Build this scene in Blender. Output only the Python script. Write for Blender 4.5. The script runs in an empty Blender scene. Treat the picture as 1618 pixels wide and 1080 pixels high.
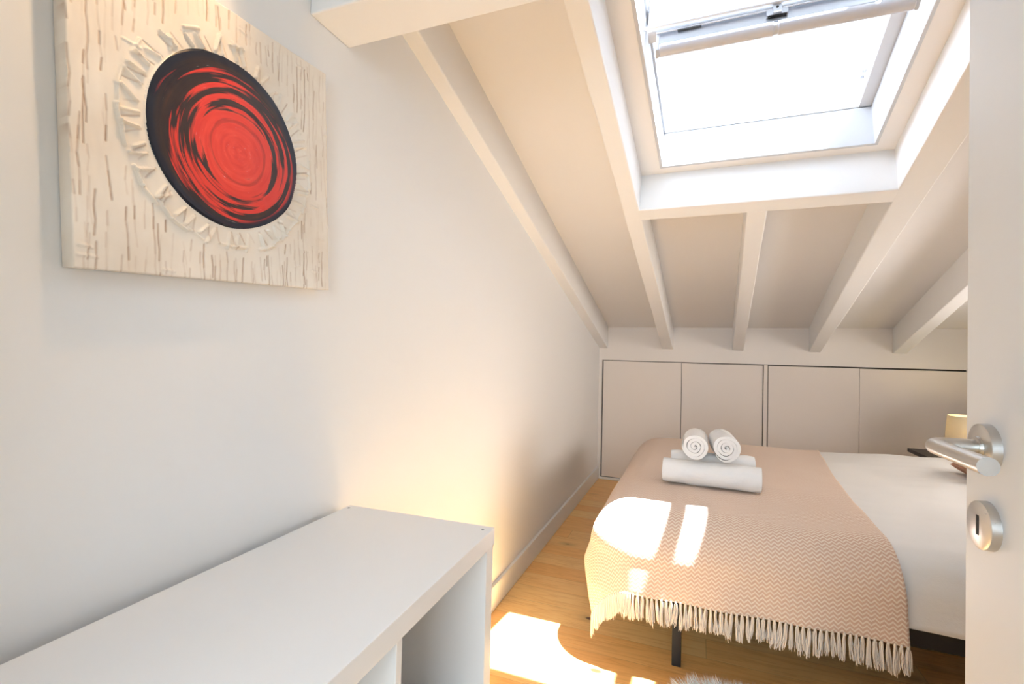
import bpy, math, random
from math import sin, cos, pi, radians, hypot, sqrt, atan2
from mathutils import Vector, Matrix, noise

random.seed(7)
SC = bpy.context.scene
COL = SC.collection

# ------------------------------------------------------------------ camera
CAMP = Vector((0.844, 0.0, 1.17))
YAW, PITCH, ROLL = radians(21.0), radians(0.917), radians(1.294)
cd = bpy.data.cameras.new('camera')
cam = bpy.data.objects.new('camera', cd)
COL.objects.link(cam)
cd.sensor_fit = 'HORIZONTAL'
cd.sensor_width = 36.0
cd.lens = 761.0 * 36.0 / 1618.0
cd.clip_start = 0.02
w_ = Vector((-sin(YAW)*cos(PITCH), cos(YAW)*cos(PITCH), sin(PITCH)))
r0 = Vector((cos(YAW), sin(YAW), 0))
u0 = r0.cross(w_)
r_ = cos(ROLL)*r0 + sin(ROLL)*u0
u_ = -sin(ROLL)*r0 + cos(ROLL)*u0
M = Matrix((r_, u_, -w_)).transposed().to_4x4()
M.translation = CAMP
cam.matrix_world = M
SC.camera = cam

# ------------------------------------------------------------------ light and exposure
SC.view_settings.view_transform = 'Standard'
SC.view_settings.look = 'None'
SC.view_settings.gamma = 1.0
SC.view_settings.use_curve_mapping = False
SC.view_settings.exposure = 0.29

world = bpy.data.worlds.new('world')
SC.world = world
world.use_nodes = True
bg = world.node_tree.nodes['Background']
bg.inputs['Color'].default_value = (0.86, 0.93, 1.0, 1)
bg.inputs['Strength'].default_value = 1.5

SUN_TO = Vector((0.30, 0.115, 1.0)).normalized()
sd = bpy.data.lights.new('sun', 'SUN')
sd.energy = 42.0
sd.angle = radians(0.55)
sd.color = (0.84, 0.95, 1.12)
sun = bpy.data.objects.new('sun', sd)
COL.objects.link(sun)
sun.location = (2, 2, 6)
sun.rotation_euler = SUN_TO.to_track_quat('Z', 'Y').to_euler()

def area(name, loc, direction, sx, sy, energy, color=(1, 1, 1), portal=False):
    d = bpy.data.lights.new(name, 'AREA')
    d.shape = 'RECTANGLE'
    d.size, d.size_y = sx, sy
    d.energy = energy
    d.color = color
    if portal:
        d.cycles.is_portal = True
    o = bpy.data.objects.new(name, d)
    COL.objects.link(o)
    o.location = loc
    o.rotation_euler = Vector(direction).to_track_quat('-Z', 'Y').to_euler()
    return o

# added fill lights, unseen: one in the hall, one at a made-up side window
area('hall_fill_light', (0.9, -2.25, 1.45), (-0.15, 1, -0.02), 1.7, 1.5, 61.0, (0.66, 0.84, 1.0))
swl = area('side_fill_light', (2.985, 2.75, 1.10), (-1, 0.16, 0.04), 1.4, 0.72, 9.5, (1.0, 0.88, 0.76))
swl.data.spread = radians(120)

# ------------------------------------------------------------------ helpers
def link(o, parent=None):
    COL.objects.link(o)
    if parent is not None:
        o.parent = parent
    return o

def mesh_obj(name, verts, faces, mat, parent=None, smooth=False, bevel=0.0, segs=2, uv=None):
    me = bpy.data.meshes.new(name)
    me.from_pydata([tuple(v) for v in verts], [], faces)
    me.update()
    if uv is not None:
        lay = me.uv_layers.new(name='UVMap')
        for lp in me.loops:
            lay.data[lp.index].uv = uv[lp.vertex_index]
    if mat is not None:
        if isinstance(mat, (list, tuple)):
            for m in mat:
                me.materials.append(m)
        else:
            me.materials.append(mat)
    if smooth:
        for p in me.polygons:
            p.use_smooth = True
    o = bpy.data.objects.new(name, me)
    link(o, parent)
    if bevel > 0:
        b = o.modifiers.new('bevel', 'BEVEL')
        b.width = bevel
        b.segments = segs
        b.limit_method = 'ANGLE'
        b.angle_limit = radians(40)
    return o

class MB:
    def __init__(s):
        s.v = []
        s.f = []
    def hexa(s, c):
        """c: 8 corners, bottom 4 counter-clockwise then top 4"""
        b = len(s.v)
        s.v += [Vector(p) for p in c]
        for q in ((0, 3, 2, 1), (4, 5, 6, 7), (0, 1, 5, 4), (1, 2, 6, 5), (2, 3, 7, 6), (3, 0, 4, 7)):
            s.f.append(tuple(b+i for i in q))
        return s
    def box(s, x0, x1, y0, y1, z0, z1):
        return s.hexa([(x0, y0, z0), (x1, y0, z0), (x1, y1, z0), (x0, y1, z0),
                       (x0, y0, z1), (x1, y0, z1), (x1, y1, z1), (x0, y1, z1)])
    def tube(s, pts, rad, n=12, caps=True, squash=1.0):
        pts = [Vector(p) for p in pts]
        m = len(pts)
        rads = rad if isinstance(rad, (list, tuple)) else [rad]*m
        b = len(s.v)
        prev = None
        for i, p in enumerate(pts):
            t = (pts[min(i+1, m-1)] - pts[max(i-1, 0)]).normalized()
            if prev is None:
                a = Vector((0, 0, 1)) if abs(t.z) < 0.9 else Vector((1, 0, 0))
                nrm = (a - t*a.dot(t)).normalized()
            else:
                nrm = (prev - t*prev.dot(t)).normalized()
            prev = nrm
            bi = t.cross(nrm)
            for k in range(n):
                an = 2*pi*k/n
                s.v.append(p + rads[i]*(cos(an)*nrm*squash + sin(an)*bi))
        for i in range(m-1):
            for k in range(n):
                k2 = (k+1) % n
                s.f.append((b+i*n+k, b+i*n+k2, b+(i+1)*n+k2, b+(i+1)*n+k))
        if caps:
            s.f.append(tuple(b+k for k in range(n-1, -1, -1)))
            s.f.append(tuple(b+(m-1)*n+k for k in range(n)))
        return s
    def lathe(s, prof, center, axis='Z', n=40):
        """prof: list of (r, h)"""
        b = len(s.v)
        c = Vector(center)
        for r, h in prof:
            for k in range(n):
                a = 2*pi*k/n
                if axis == 'Z':
                    s.v.append(c + Vector((r*cos(a), r*sin(a), h)))
                elif axis == 'X':
                    s.v.append(c + Vector((h, r*cos(a), r*sin(a))))
                else:
                    s.v.append(c + Vector((r*cos(a), h, r*sin(a))))
        for i in range(len(prof)-1):
            for k in range(n):
                k2 = (k+1) % n
                s.f.append((b+i*n+k, b+i*n+k2, b+(i+1)*n+k2, b+(i+1)*n+k))
        return s
    def build(s, name, mat, parent=None, smooth=False, bevel=0.0, segs=2, off=None):
        v = s.v
        if off is not None:
            o_ = Vector(off)
            v = [p - o_ for p in v]
        return mesh_obj(name, v, s.f, mat, parent, smooth, bevel, segs)

def thing(name, loc, label, cat, group=None, rz=0.0):
    o = bpy.data.objects.new(name, None)
    o.empty_display_size = 0.05
    COL.objects.link(o)
    o.location = loc
    o.rotation_euler = (0, 0, rz)
    return tag(o, label, cat, group)

def tag(o, label, cat, group=None):
    o['label'] = label
    o['category'] = cat
    if group:
        o['group'] = group
    return o

def struct(o, label=None):
    o['kind'] = 'structure'
    if label:
        o['label'] = label
    return o

def auto_smooth(o, ang=40):
    me = o.data
    for p in me.polygons:
        p.use_smooth = True
    try:
        me.set_sharp_from_angle(angle=radians(ang))
    except Exception:
        pass

# ------------------------------------------------------------------ materials
def new_mat(name, color=(0.8, 0.8, 0.8), rough=0.6, metal=0.0, spec=0.5):
    m = bpy.data.materials.new(name)
    m.use_nodes = True
    b = m.node_tree.nodes['Principled BSDF']
    b.inputs['Base Color'].default_value = (*color, 1)
    b.inputs['Roughness'].default_value = rough
    b.inputs['Metallic'].default_value = metal
    b.inputs['Specular IOR Level'].default_value = spec
    return m, m.node_tree, b

def N(nt, typ, **kw):
    n = nt.nodes.new(typ)
    for k, v in kw.items():
        setattr(n, k, v)
    return n

def setin(n, **kw):
    for k, v in kw.items():
        n.inputs[k.replace('_', ' ')].default_value = v
    return n

def ramp(nt, stops, interp='LINEAR'):
    n = nt.nodes.new('ShaderNodeValToRGB')
    cr = n.color_ramp
    cr.interpolation = interp
    while len(cr.elements) > 1:
        cr.elements.remove(cr.elements[-1])
    cr.elements[0].position = stops[0][0]
    cr.elements[0].color = (*stops[0][1], 1)
    for p, c in stops[1:]:
        e = cr.elements.new(p)
        e.color = (*c, 1)
    return n

def math_(nt, op, a=None, b=None, c=None):
    n = nt.nodes.new('ShaderNodeMath')
    n.operation = op
    for i, x in enumerate((a, b, c)):
        if x is None:
            continue
        if isinstance(x, (int, float)):
            n.inputs[i].default_value = x
        else:
            nt.links.new(x, n.inputs[i])
    return n.outputs[0]

def mix(nt, fac, a, b):
    n = nt.nodes.new('ShaderNodeMix')
    n.data_type = 'RGBA'
    for sock, x in ((n.inputs[0], fac), (n.inputs[6], a), (n.inputs[7], b)):
        if isinstance(x, (int, float)):
            sock.default_value = x
        elif isinstance(x, tuple):
            sock.default_value = (*x, 1)
        else:
            nt.links.new(x, sock)
    return n.outputs[2]

def add_bump(nt, b, scale, strength, dist=0.002, detail=3, coord='Object', stretch=None):
    tc = N(nt, 'ShaderNodeTexCoord')
    src = tc.outputs[coord]
    if stretch:
        mp = N(nt, 'ShaderNodeMapping')
        mp.inputs['Scale'].default_value = stretch
        nt.links.new(src, mp.inputs[0])
        src = mp.outputs[0]
    no = setin(N(nt, 'ShaderNodeTexNoise'), Scale=scale, Detail=detail)
    nt.links.new(src, no.inputs['Vector'])
    bp = setin(N(nt, 'ShaderNodeBump'), Strength=strength, Distance=dist)
    nt.links.new(no.outputs[0], bp.inputs['Height'])
    nt.links.new(bp.outputs[0], b.inputs['Normal'])
    return no

def plain(name, color, rough=0.6, metal=0.0, bump=None, spec=0.5):
    m, nt, b = new_mat(name, color, rough, metal, spec)
    if bump:
        add_bump(nt, b, *bump)
    return m

WALL = plain('wall_paint', (0.865, 0.86, 0.85), 0.55, 0, (22, 0.12, 0.003), 0.3)
CEIL = plain('ceiling_paint', (0.89, 0.86, 0.835), 0.7, 0, (18, 0.15, 0.003), 0.3)
BEAM = plain('beam_paint', (0.88, 0.87, 0.86), 0.5, 0, (9, 0.35, 0.006), 0.35)
TRIMW = plain('trim_paint', (0.86, 0.85, 0.83), 0.35, 0, (12, 0.05, 0.002), 0.45)
BACKW = plain('knee_wall_paint', (0.88, 0.82, 0.765), 0.55, 0, (22, 0.12, 0.003), 0.3)
CUPB = plain('cupboard_paint', (0.86, 0.775, 0.70), 0.45, 0, (15, 0.05, 0.002), 0.4)
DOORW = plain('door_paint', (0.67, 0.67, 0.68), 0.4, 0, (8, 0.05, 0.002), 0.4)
LAMI = plain('white_laminate', (0.90, 0.885, 0.87), 0.38, 0, (120, 0.03, 0.0006), 0.45)
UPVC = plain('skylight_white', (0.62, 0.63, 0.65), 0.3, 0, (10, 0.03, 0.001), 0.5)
ALU = plain('grey_aluminium', (0.52, 0.54, 0.58), 0.32, 0.75, (40, 0.05, 0.001))
BARM = plain('pearl_plastic', (0.66, 0.66, 0.70), 0.22, 0.0, (10, 0.02, 0.001), 0.7)
DARK = plain('black_steel', (0.018, 0.020, 0.024), 0.45, 0.2, (60, 0.05, 0.001))
DARKW = plain('dark_table_top', (0.03, 0.022, 0.02), 0.5, 0, (30, 0.05, 0.001))
HOLE = plain('dark_recess', (0.012, 0.011, 0.010), 0.8, 0, (60, 0.05, 0.001))
GAPM = plain('shadow_gap', (0.10, 0.085, 0.075), 0.9, 0, (60, 0.05, 0.001))

def steel_mat():
    m, nt, b = new_mat('brushed_nickel', (0.56, 0.54, 0.51), 0.3, 1.0)
    tc = N(nt, 'ShaderNodeTexCoord')
    mp = N(nt, 'ShaderNodeMapping')
    mp.inputs['Scale'].default_value = (400, 30, 400)
    nt.links.new(tc.outputs['Object'], mp.inputs[0])
    no = setin(N(nt, 'ShaderNodeTexNoise'), Scale=1.0, Detail=2)
    nt.links.new(mp.outputs[0], no.inputs['Vector'])
    rr = math_(nt, 'MULTIPLY_ADD', no.outputs[0], 0.14, 0.24)
    nt.links.new(rr, b.inputs['Roughness'])
    return m
STEEL = steel_mat()

def glass_mat():
    m, nt, b = new_mat('clear_glass', (1, 1, 1), 0.0)
    b.inputs['Transmission Weight'].default_value = 1.0
    b.inputs['IOR'].default_value = 1.05
    no = add_bump(nt, b, 3, 0.01, 0.0005)
    return m
GLASS = glass_mat()

def floor_mat():
    m, nt, b = new_mat('pine_boards', (0.7, 0.4, 0.18), 0.34, 0, 0.45)
    tc = N(nt, 'ShaderNodeTexCoord')
    sep = N(nt, 'ShaderNodeSeparateXYZ')
    nt.links.new(tc.outputs['Object'], sep.inputs[0])
    x, y = sep.outputs[0], sep.outputs[1]
    PW = 0.135
    row = math_(nt, 'FLOOR', math_(nt, 'DIVIDE', y, PW))
    wn = N(nt, 'ShaderNodeTexWhiteNoise', noise_dimensions='1D')
    nt.links.new(row, wn.inputs['W'])
    xs = math_(nt, 'MULTIPLY_ADD', wn.outputs[0], 5.0, x)
    PL = 1.9
    colx = math_(nt, 'FLOOR', math_(nt, 'DIVIDE', xs, PL))
    wn2 = N(nt, 'ShaderNodeTexWhiteNoise', noise_dimensions='2D')
    cmb = N(nt, 'ShaderNodeCombineXYZ')
    nt.links.new(row, cmb.inputs[0]); nt.links.new(colx, cmb.inputs[1])
    nt.links.new(cmb.outputs[0], wn2.inputs['Vector'])
    # grain coordinates
    gv = N(nt, 'ShaderNodeCombineXYZ')
    nt.links.new(math_(nt, 'MULTIPLY', x, 0.9), gv.inputs[0])
    nt.links.new(math_(nt, 'MULTIPLY', y, 13.0), gv.inputs[1])
    nt.links.new(math_(nt, 'MULTIPLY', wn2.outputs[0], 37.0), gv.inputs[2])
    n1 = setin(N(nt, 'ShaderNodeTexNoise'), Scale=1.6, Detail=4, Roughness=0.55, Distortion=0.6)
    nt.links.new(gv.outputs[0], n1.inputs['Vector'])
    # cathedral rings
    wv = math_(nt, 'SINE', math_(nt, 'MULTIPLY', n1.outputs[0], 48.0))
    wv = math_(nt, 'MULTIPLY_ADD', wv, 0.5, 0.5)
    gv2 = N(nt, 'ShaderNodeCombineXYZ')
    nt.links.new(math_(nt, 'MULTIPLY', x, 3.0), gv2.inputs[0])
    nt.links.new(math_(nt, 'MULTIPLY', y, 160.0), gv2.inputs[1])
    nt.links.new(wn2.outputs[0], gv2.inputs[2])
    n2 = setin(N(nt, 'ShaderNodeTexNoise'), Scale=1.0, Detail=3, Roughness=0.6)
    nt.links.new(gv2.outputs[0], n2.inputs['Vector'])
    base = ramp(nt, [(0.0, (0.84, 0.41, 0.13)), (0.45, (0.99, 0.55, 0.19)), (1.0, (0.99, 0.68, 0.29))])
    nt.links.new(math_(nt, 'MULTIPLY_ADD', n2.outputs[0], 0.5, math_(nt, 'MULTIPLY', wn2.outputs[0], 0.62)), base.inputs[0])
    c1 = mix(nt, math_(nt, 'MULTIPLY', math_(nt, 'POWER', wv, 2.5), 0.30), base.outputs[0], (0.66, 0.28, 0.07))
    # knots
    vor = setin(N(nt, 'ShaderNodeTexVoronoi'), Scale=1.0, Randomness=1.0)
    kv = N(nt, 'ShaderNodeCombineXYZ')
    nt.links.new(math_(nt, 'MULTIPLY', x, 2.6), kv.inputs[0])
    nt.links.new(math_(nt, 'MULTIPLY', y, 5.2), kv.inputs[1])
    nt.links.new(kv.outputs[0], vor.inputs['Vector'])
    kn = ramp(nt, [(0.0, (1, 1, 1)), (0.045, (1, 1, 1)), (0.070, (0.25, 0.25, 0.25)), (0.19, (0, 0, 0))])
    nt.links.new(vor.outputs['Distance'], kn.inputs[0])
    c2 = mix(nt, kn.outputs[0], c1, (0.16, 0.055, 0.02))
    # joints
    fy = math_(nt, 'FRACT', math_(nt, 'DIVIDE', y, PW))
    ey = math_(nt, 'MINIMUM', fy, math_(nt, 'SUBTRACT', 1.0, fy))
    fx = math_(nt, 'FRACT', math_(nt, 'DIVIDE', xs, PL))
    ex = math_(nt, 'MINIMUM', fx, math_(nt, 'SUBTRACT', 1.0, fx))
    j = math_(nt, 'MAXIMUM', math_(nt, 'LESS_THAN', ey, 0.009), math_(nt, 'LESS_THAN', ex, 0.0009))
    c3 = mix(nt, math_(nt, 'MULTIPLY', j, 0.3), c2, (0.22, 0.09, 0.03))
    nt.links.new(c3, b.inputs['Base Color'])
    bp = setin(N(nt, 'ShaderNodeBump'), Strength=0.25, Distance=0.001)
    nt.links.new(math_(nt, 'SUBTRACT', n2.outputs[0], math_(nt, 'MULTIPLY', j, 2.0)), bp.inputs['Height'])
    nt.links.new(bp.outputs[0], b.inputs['Normal'])
    return m
FLOOR = floor_mat()

def throw_mat():
    """chevron weave in tan and cream, laid out in the cloth's own UV metres"""
    m, nt, b = new_mat('chevron_weave', (0.8, 0.6, 0.45), 0.9, 0, 0.15)
    tc = N(nt, 'ShaderNodeTexCoord')
    sep = N(nt, 'ShaderNodeSeparateXYZ')
    nt.links.new(tc.outputs['UV'], sep.inputs[0])
    u, v = sep.outputs[0], sep.outputs[1]
    tri = math_(nt, 'PINGPONG', u, 0.0112)
    w = math_(nt, 'ADD', v, math_(nt, 'MULTIPLY', tri, 0.95))
    s = math_(nt, 'FRACT', math_(nt, 'DIVIDE', w, 0.0138))
    band = ramp(nt, [(0.0, (0, 0, 0)), (0.08, (1, 1, 1)), (0.42, (1, 1, 1)), (0.52, (0, 0, 0)), (1.0, (0, 0, 0))])
    nt.links.new(s, band.inputs[0])
    # thread-level speckle
    ck = N(nt, 'ShaderNodeMapping')
    ck.inputs['Scale'].default_value = (520, 520, 1)
    nt.links.new(tc.outputs['UV'], ck.inputs[0])
    no = setin(N(nt, 'ShaderNodeTexNoise'), Scale=1.0, Detail=2)
    nt.links.new(ck.outputs[0], no.inputs['Vector'])
    tan = mix(nt, no.outputs[0], (0.62, 0.40, 0.28), (0.80, 0.57, 0.43))
    cream = mix(nt, no.outputs[0], (0.82, 0.65, 0.52), (0.95, 0.84, 0.72))
    c = mix(nt, band.outputs[0], tan, cream)
    nt.links.new(c, b.inputs['Base Color'])
    bp = setin(N(nt, 'ShaderNodeBump'), Strength=0.5, Distance=0.002)
    nt.links.new(math_(nt, 'ADD', no.outputs[0], band.outputs[0]), bp.inputs['Height'])
    nt.links.new(bp.outputs[0], b.inputs['Normal'])
    b.inputs['Sheen Weight'].default_value = 0.2
    return m
THROW = throw_mat()
TASSEL = plain('cream_yarn', (0.86, 0.76, 0.66), 0.9, 0, (300, 0.4, 0.001), 0.1)

def cloth_mat(name, c, scale=350, fold=5):
    m, nt, b = new_mat(name, c, 0.9, 0, 0.15)
    tc = N(nt, 'ShaderNodeTexCoord')
    n1 = setin(N(nt, 'ShaderNodeTexNoise'), Scale=float(scale), Detail=2)
    n2 = setin(N(nt, 'ShaderNodeTexNoise'), Scale=float(fold), Detail=4, Distortion=0.8)
    for n in (n1, n2):
        nt.links.new(tc.outputs['Object'], n.inputs['Vector'])
    b1 = setin(N(nt, 'ShaderNodeBump'), Strength=0.35, Distance=0.001)
    b2 = setin(N(nt, 'ShaderNodeBump'), Strength=0.35, Distance=0.02)
    nt.links.new(n1.outputs[0], b1.inputs['Height'])
    nt.links.new(n2.outputs[0], b2.inputs['Height'])
    nt.links.new(b2.outputs[0], b1.inputs['Normal'])
    nt.links.new(b1.outputs[0], b.inputs['Normal'])
    return m
DUVET = cloth_mat('white_cotton', (0.86, 0.84, 0.815), 260, 4)
TOWEL = cloth_mat('white_terry', (0.90, 0.885, 0.87), 420, 14)
MATT = cloth_mat('mattress_ticking', (0.80, 0.79, 0.77), 200, 3)
CUSH = cloth_mat('terracotta_cotton', (0.50, 0.27, 0.18), 300, 10)
FUR = plain('white_wool', (0.97, 0.95, 0.92), 0.85, 0, (200, 0.3, 0.001), 0.2)

def shade_mat():
    m, nt, b = new_mat('lampshade_linen', (0.86, 0.80, 0.66), 0.8, 0, 0.2)
    add_bump(nt, b, 220, 0.3, 0.001)
    b.inputs['Transmission Weight'].default_value = 0.0
    tr = N(nt, 'ShaderNodeBsdfTranslucent')
    tr.inputs['Color'].default_value = (0.80, 0.68, 0.48, 1)
    mx = N(nt, 'ShaderNodeMixShader')
    mx.inputs[0].default_value = 0.3
    out = nt.nodes['Material Output']
    nt.links.new(b.outputs[0], mx.inputs[1])
    nt.links.new(tr.outputs[0], mx.inputs[2])
    nt.links.new(mx.outputs[0], out.inputs['Surface'])
    return m
SHADE = shade_mat()
CERAM = plain('lamp_ceramic', (0.72, 0.66, 0.56), 0.35, 0, (12, 0.05, 0.001))

# ------------------------------------------------------------------ room shell
D = 4.465
RX = 3.05
def zc(y): return 2.642 - 0.279*y          # underside of the roof boards
def zb(y): return 2.451 - 0.279*y          # underside of the rafters
PN = Vector((0, 0.2687, 0.9632))           # roof normal

struct(MB().box(-0.2, RX+0.2, -2.6, D+0.6, -0.1, 0.0).build('floor', FLOOR))
struct(MB().box(-0.2, 0.0, -2.6, D+0.6, 0, 3.6).build('wall_left', WALL))
mb = MB()
WY0, WY1, WZ0, WZ1 = 2.05, 3.45, 0.74, 1.46
mb.box(RX, RX+0.2, -2.6, WY0, 0, 3.6); mb.box(RX, RX+0.2, WY1, D+0.6, 0, 3.6)
mb.box(RX, RX+0.2, WY0, WY1, 0, WZ0); mb.box(RX, RX+0.2, WY0, WY1, WZ1, 3.6)
struct(mb.build('wall_right', WALL))
mb = MB()
mb.box(RX+0.03, RX+0.08, WY0, WY1, WZ0, WZ0+0.05); mb.box(RX+0.03, RX+0.08, WY0, WY1, WZ1-0.05, WZ1)
for yy in (WY0, (WY0+WY1)/2-0.03, WY1-0.06):
    mb.box(RX+0.03, RX+0.08, yy, yy+0.06, WZ0+0.05, WZ1-0.05)
w2 = struct(mb.build('added_window', UPVC, bevel=0.003), 'unseen white side window added behind the open door to light the far end')  # made-up window, out of view, around the side fill light
MB().box(RX+0.05, RX+0.056, WY0+0.05, WY1-0.05, WZ0+0.04, WZ1-0.04).build('window_pane', GLASS, w2)

# knee wall: upper band in front of the eaves cupboard, side post
mb = MB()
mb.box(0, RX, D, D+0.12, 1.095, 1.45)
mb.box(0, 0.030, D, D+0.12, 0, 1.095)
mb.box(2.70, RX, D, D+0.12, 0, 1.095)
mb.box(0, RX, D+0.12, D+0.2, 0, 1.45)
struct(mb.build('wall_back', BACKW), 'low white knee wall under the sloping ceiling')

# door wall behind the camera and hall
mb = MB()
mb.box(0, 0.33, -0.24, -0.12, 0, 2.3)
mb.box(1.20, RX, -0.24, -0.12, 0, 2.3)
mb.box(0.33, 1.20, -0.24, -0.12, 2.06, 2.3)
struct(mb.build('wall_front', WALL))
struct(MB().box(0, RX, -2.6, -2.45, 0, 2.6).build('wall_hall', WALL))

# roof slab with the skylight hole
def rp(x, y, t=0.0):
    """point on the roof underside, raised t along the roof normal"""
    return Vector((x, y, zc(y))) + PN*t
OY0, OY1 = 1.27, 2.268
def oxl(y): return 0.578 + 0.0432*y
def oxr(y): return 1.385 + 0.0493*y
TH = 0.30
mb = MB()
def slab(c4, t0=0.0, t1=TH):
    b = [rp(x, y, t0) for x, y in c4]
    t = [rp(x, y, t1) for x, y in c4]
    mb.hexa(b + t)
YS0, YS1 = -0.24, D+0.25
slab([(-0.15, YS0), (RX+0.15, YS0), (RX+0.15, OY0), (-0.15, OY0)])
slab([(-0.15, OY1), (RX+0.15, OY1), (RX+0.15, YS1), (-0.15, YS1)])
slab([(-0.15, OY0), (oxl(OY0), OY0), (oxl(OY1), OY1), (-0.15, OY1)])
slab([(oxr(OY0), OY0), (RX+0.15, OY0), (RX+0.15, OY1), (oxr(OY1), OY1)])
ceil_o = struct(mb.build('ceiling', CEIL), 'sloping pale plaster ceiling with a roof window')
# flat lowered ceiling by the door, over the picture
struct(MB().box(0, RX, -0.12, 0.852, 2.24, 2.30).build('ceiling_lowered', CEIL))
struct(MB().box(-0.1, RX+0.1, -2.5, -0.2, 2.45, 2.60).build('ceiling_hall', CEIL))

# beams
def beam(name, xl, xr, y0, y1, label):
    """xl, xr: functions of y"""
    n = 14
    v, f = [], []
    for i in range(n+1):
        y = y0 + (y1-y0)*i/n
        j = [0.0022*noise.noise(Vector((y*2.1, xl(y)*9+k*5.3, 1.7))) for k in range(4)]
        a, b = xl(y)+j[0], xr(y)+j[1]
        v += [(a, y, zb(y)+j[2]), (b, y, zb(y)+j[3]), (b, y, zc(y)+0.01), (a, y, zc(y)+0.01)]
    for i in range(n):
        for k in range(4):
            k2 = (k+1) % 4
            f.append((i*4+k, i*4+k2, (i+1)*4+k2, (i+1)*4+k))
    f += [(3, 2, 1, 0), (n*4, n*4+1, n*4+2, n*4+3)]
    return struct(mesh_obj(name, v, f, BEAM, bevel=0.005), label)
beam('trim_1', lambda y: -0.02, lambda y: 0.045+0.0075*y, 0.87, D+0.02, 'white rafter running down against the left wall')
beam('trim_2', lambda y: 0.473+0.0185*y, lambda y: 0.527+0.0275*y, 0.87, D+0.02, 'white rafter along the left side of the skylight')
beam('trim_3', lambda y: 0.950+0.0392*y, lambda y: 1.023+0.042*y, 2.338, D+0.02, 'short white rafter below the middle of the skylight')
beam('trim_4', lambda y: 1.437+0.055*y, lambda y: 1.571+0.0436*y, 0.87, D+0.02, 'white rafter along the right side of the skylight')
beam('trim_5', lambda y: 1.957+0.0628*y, lambda y: 1.998+0.073*y, 0.87, D+0.02, 'rightmost white rafter, partly behind the open door')
# trimmer below the skylight (square to the roof)
mb = MB()
for (xa, xb) in ((0.575, 1.580),):
    ya, yb = 2.258, 2.343
    b0 = [Vector((xa, ya, zb(ya))), Vector((xb, ya, zb(ya))), Vector((xb, yb, zb(yb))), Vector((xa, yb, zb(yb)))]
    mb.hexa(b0 + [p + PN*0.19 for p in b0])
struct(mb.build('trim_6', BEAM, bevel=0.004), 'white cross piece below the skylight')
# tie beam across the room near the door
struct(MB().box(0, RX, 0.852, 0.985, 1.931, 2.42).build('trim_7', BEAM, bevel=0.004), 'white cross beam above the picture')

# skirting
mb = MB()
mb.box(-0.01, 0.015, -0.12, D, 0, 0.112)
struct(mb.build('baseboard_left', TRIMW, bevel=0.004, segs=2), 'white skirting board along the left wall')
struct(MB().box(RX-0.015, RX, -0.12, D, 0, 0.112).build('baseboard_right', TRIMW, bevel=0.004))

# ------------------------------------------------------------------ eaves cupboard
cb = thing('eaves_cupboard', (1.36, D, 0), 'low white built-in cupboard with four flush sliding doors in the knee wall', 'cupboard')
O = (1.36, D, 0)
MB().box(0.030, 2.70, D+0.055, D+0.118, 0.0, 1.095).build('back_panel', GAPM, cb, off=O)
MB().box(0.030, 2.70, D-0.001, D+0.05, 0.0, 0.022).build('bottom_rail', TRIMW, cb, off=O, bevel=0.001)
xs_ = [0.039, 0.723, 1.361, 2.030, 2.697]
dep = [0.000, 0.012, 0.000, 0.010]
for i in range(4):
    g = 0.0022
    a = xs_[i] + (0.0 if i != 2 else 0.036)
    MB().box(a+g, xs_[i+1]-g, D+dep[i]+0.001, D+dep[i]+0.022, 0.027, 1.089-0.002*i).build('door', CUPB, cb, off=O, bevel=0.001)
MB().box(1.3645, 1.3935, D+0.004, D+0.028, 0.024, 1.092).build('door_edge_post', CUPB, cb, off=O, bevel=0.001)

# ------------------------------------------------------------------ open door
dr = bpy.data.objects.new('door_1', None)
COL.objects.link(dr)
DX, DY, DZ = 1.1505, 0.6949, 1.0722
dr.location = (DX, -0.075, 0)
struct(dr, 'open white door at the right edge, seen from its latch side')
O = dr.location
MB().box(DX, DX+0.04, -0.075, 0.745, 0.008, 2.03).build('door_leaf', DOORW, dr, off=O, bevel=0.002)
MB().box(DX+0.009, DX+0.031, 0.7445, 0.7462, DZ-0.16, DZ+0.06).build('latch_plate', STEEL, dr, off=O, bevel=0.0005)
def rose(zc_, side=-1):
    x = DX if side < 0 else DX+0.04
    s = side
    pr = [(0.0, 0.010), (0.0235, 0.010), (0.0262, 0.0088), (0.0268, 0.0), (0.0, 0.0)]
    m = MB().lathe([(r, s*h) for r, h in pr], (x, DY, zc_), 'X', 56)
    return m
for side in (-1, 1):
    x0 = DX if side < 0 else DX+0.04
    s = side
    h = MB()
    rr = 0.0088
    pts = [(x0+s*0.008, DY, DZ)]
    pts += [(x0+s*0.034, DY, DZ)]
    R = 0.020
    for k in range(0, 9):
        a = k/8*pi/2
        pts.append((x0+s*(0.0345+R*sin(a)), DY-R*(1-cos(a)), DZ))
    pts += [(x0+s*0.0545, DY-0.06, DZ), (x0+s*0.0545, DY-0.122, DZ)]
    h.tube(pts, rr, 28)
    ho = h.build('door_handle', STEEL, dr, smooth=True, off=O, bevel=0.0008)
    auto_smooth(ho, 50)
    ro = rose(DZ, side).build('rosette', STEEL, ho, off=O)
    auto_smooth(ro, 35)
    eo = rose(DZ-0.0863, side).build('keyhole_escutcheon', STEEL, dr, off=O)
    auto_smooth(eo, 35)
    MB().box(min(x0+s*0.0098, x0+s*0.0104), max(x0+s*0.0098, x0+s*0.0104), DY-0.0028, DY+0.0028, DZ-0.0863-0.011, DZ-0.0863+0.011).build('keyhole', HOLE, eo, off=O, bevel=0.002)
    MB().tube([(x0+s*0.0095, DY, DZ), (x0+s*0.013, DY, DZ)], 0.0125, 28).build('handle_collar', STEEL, ho, smooth=False, off=O)

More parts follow.
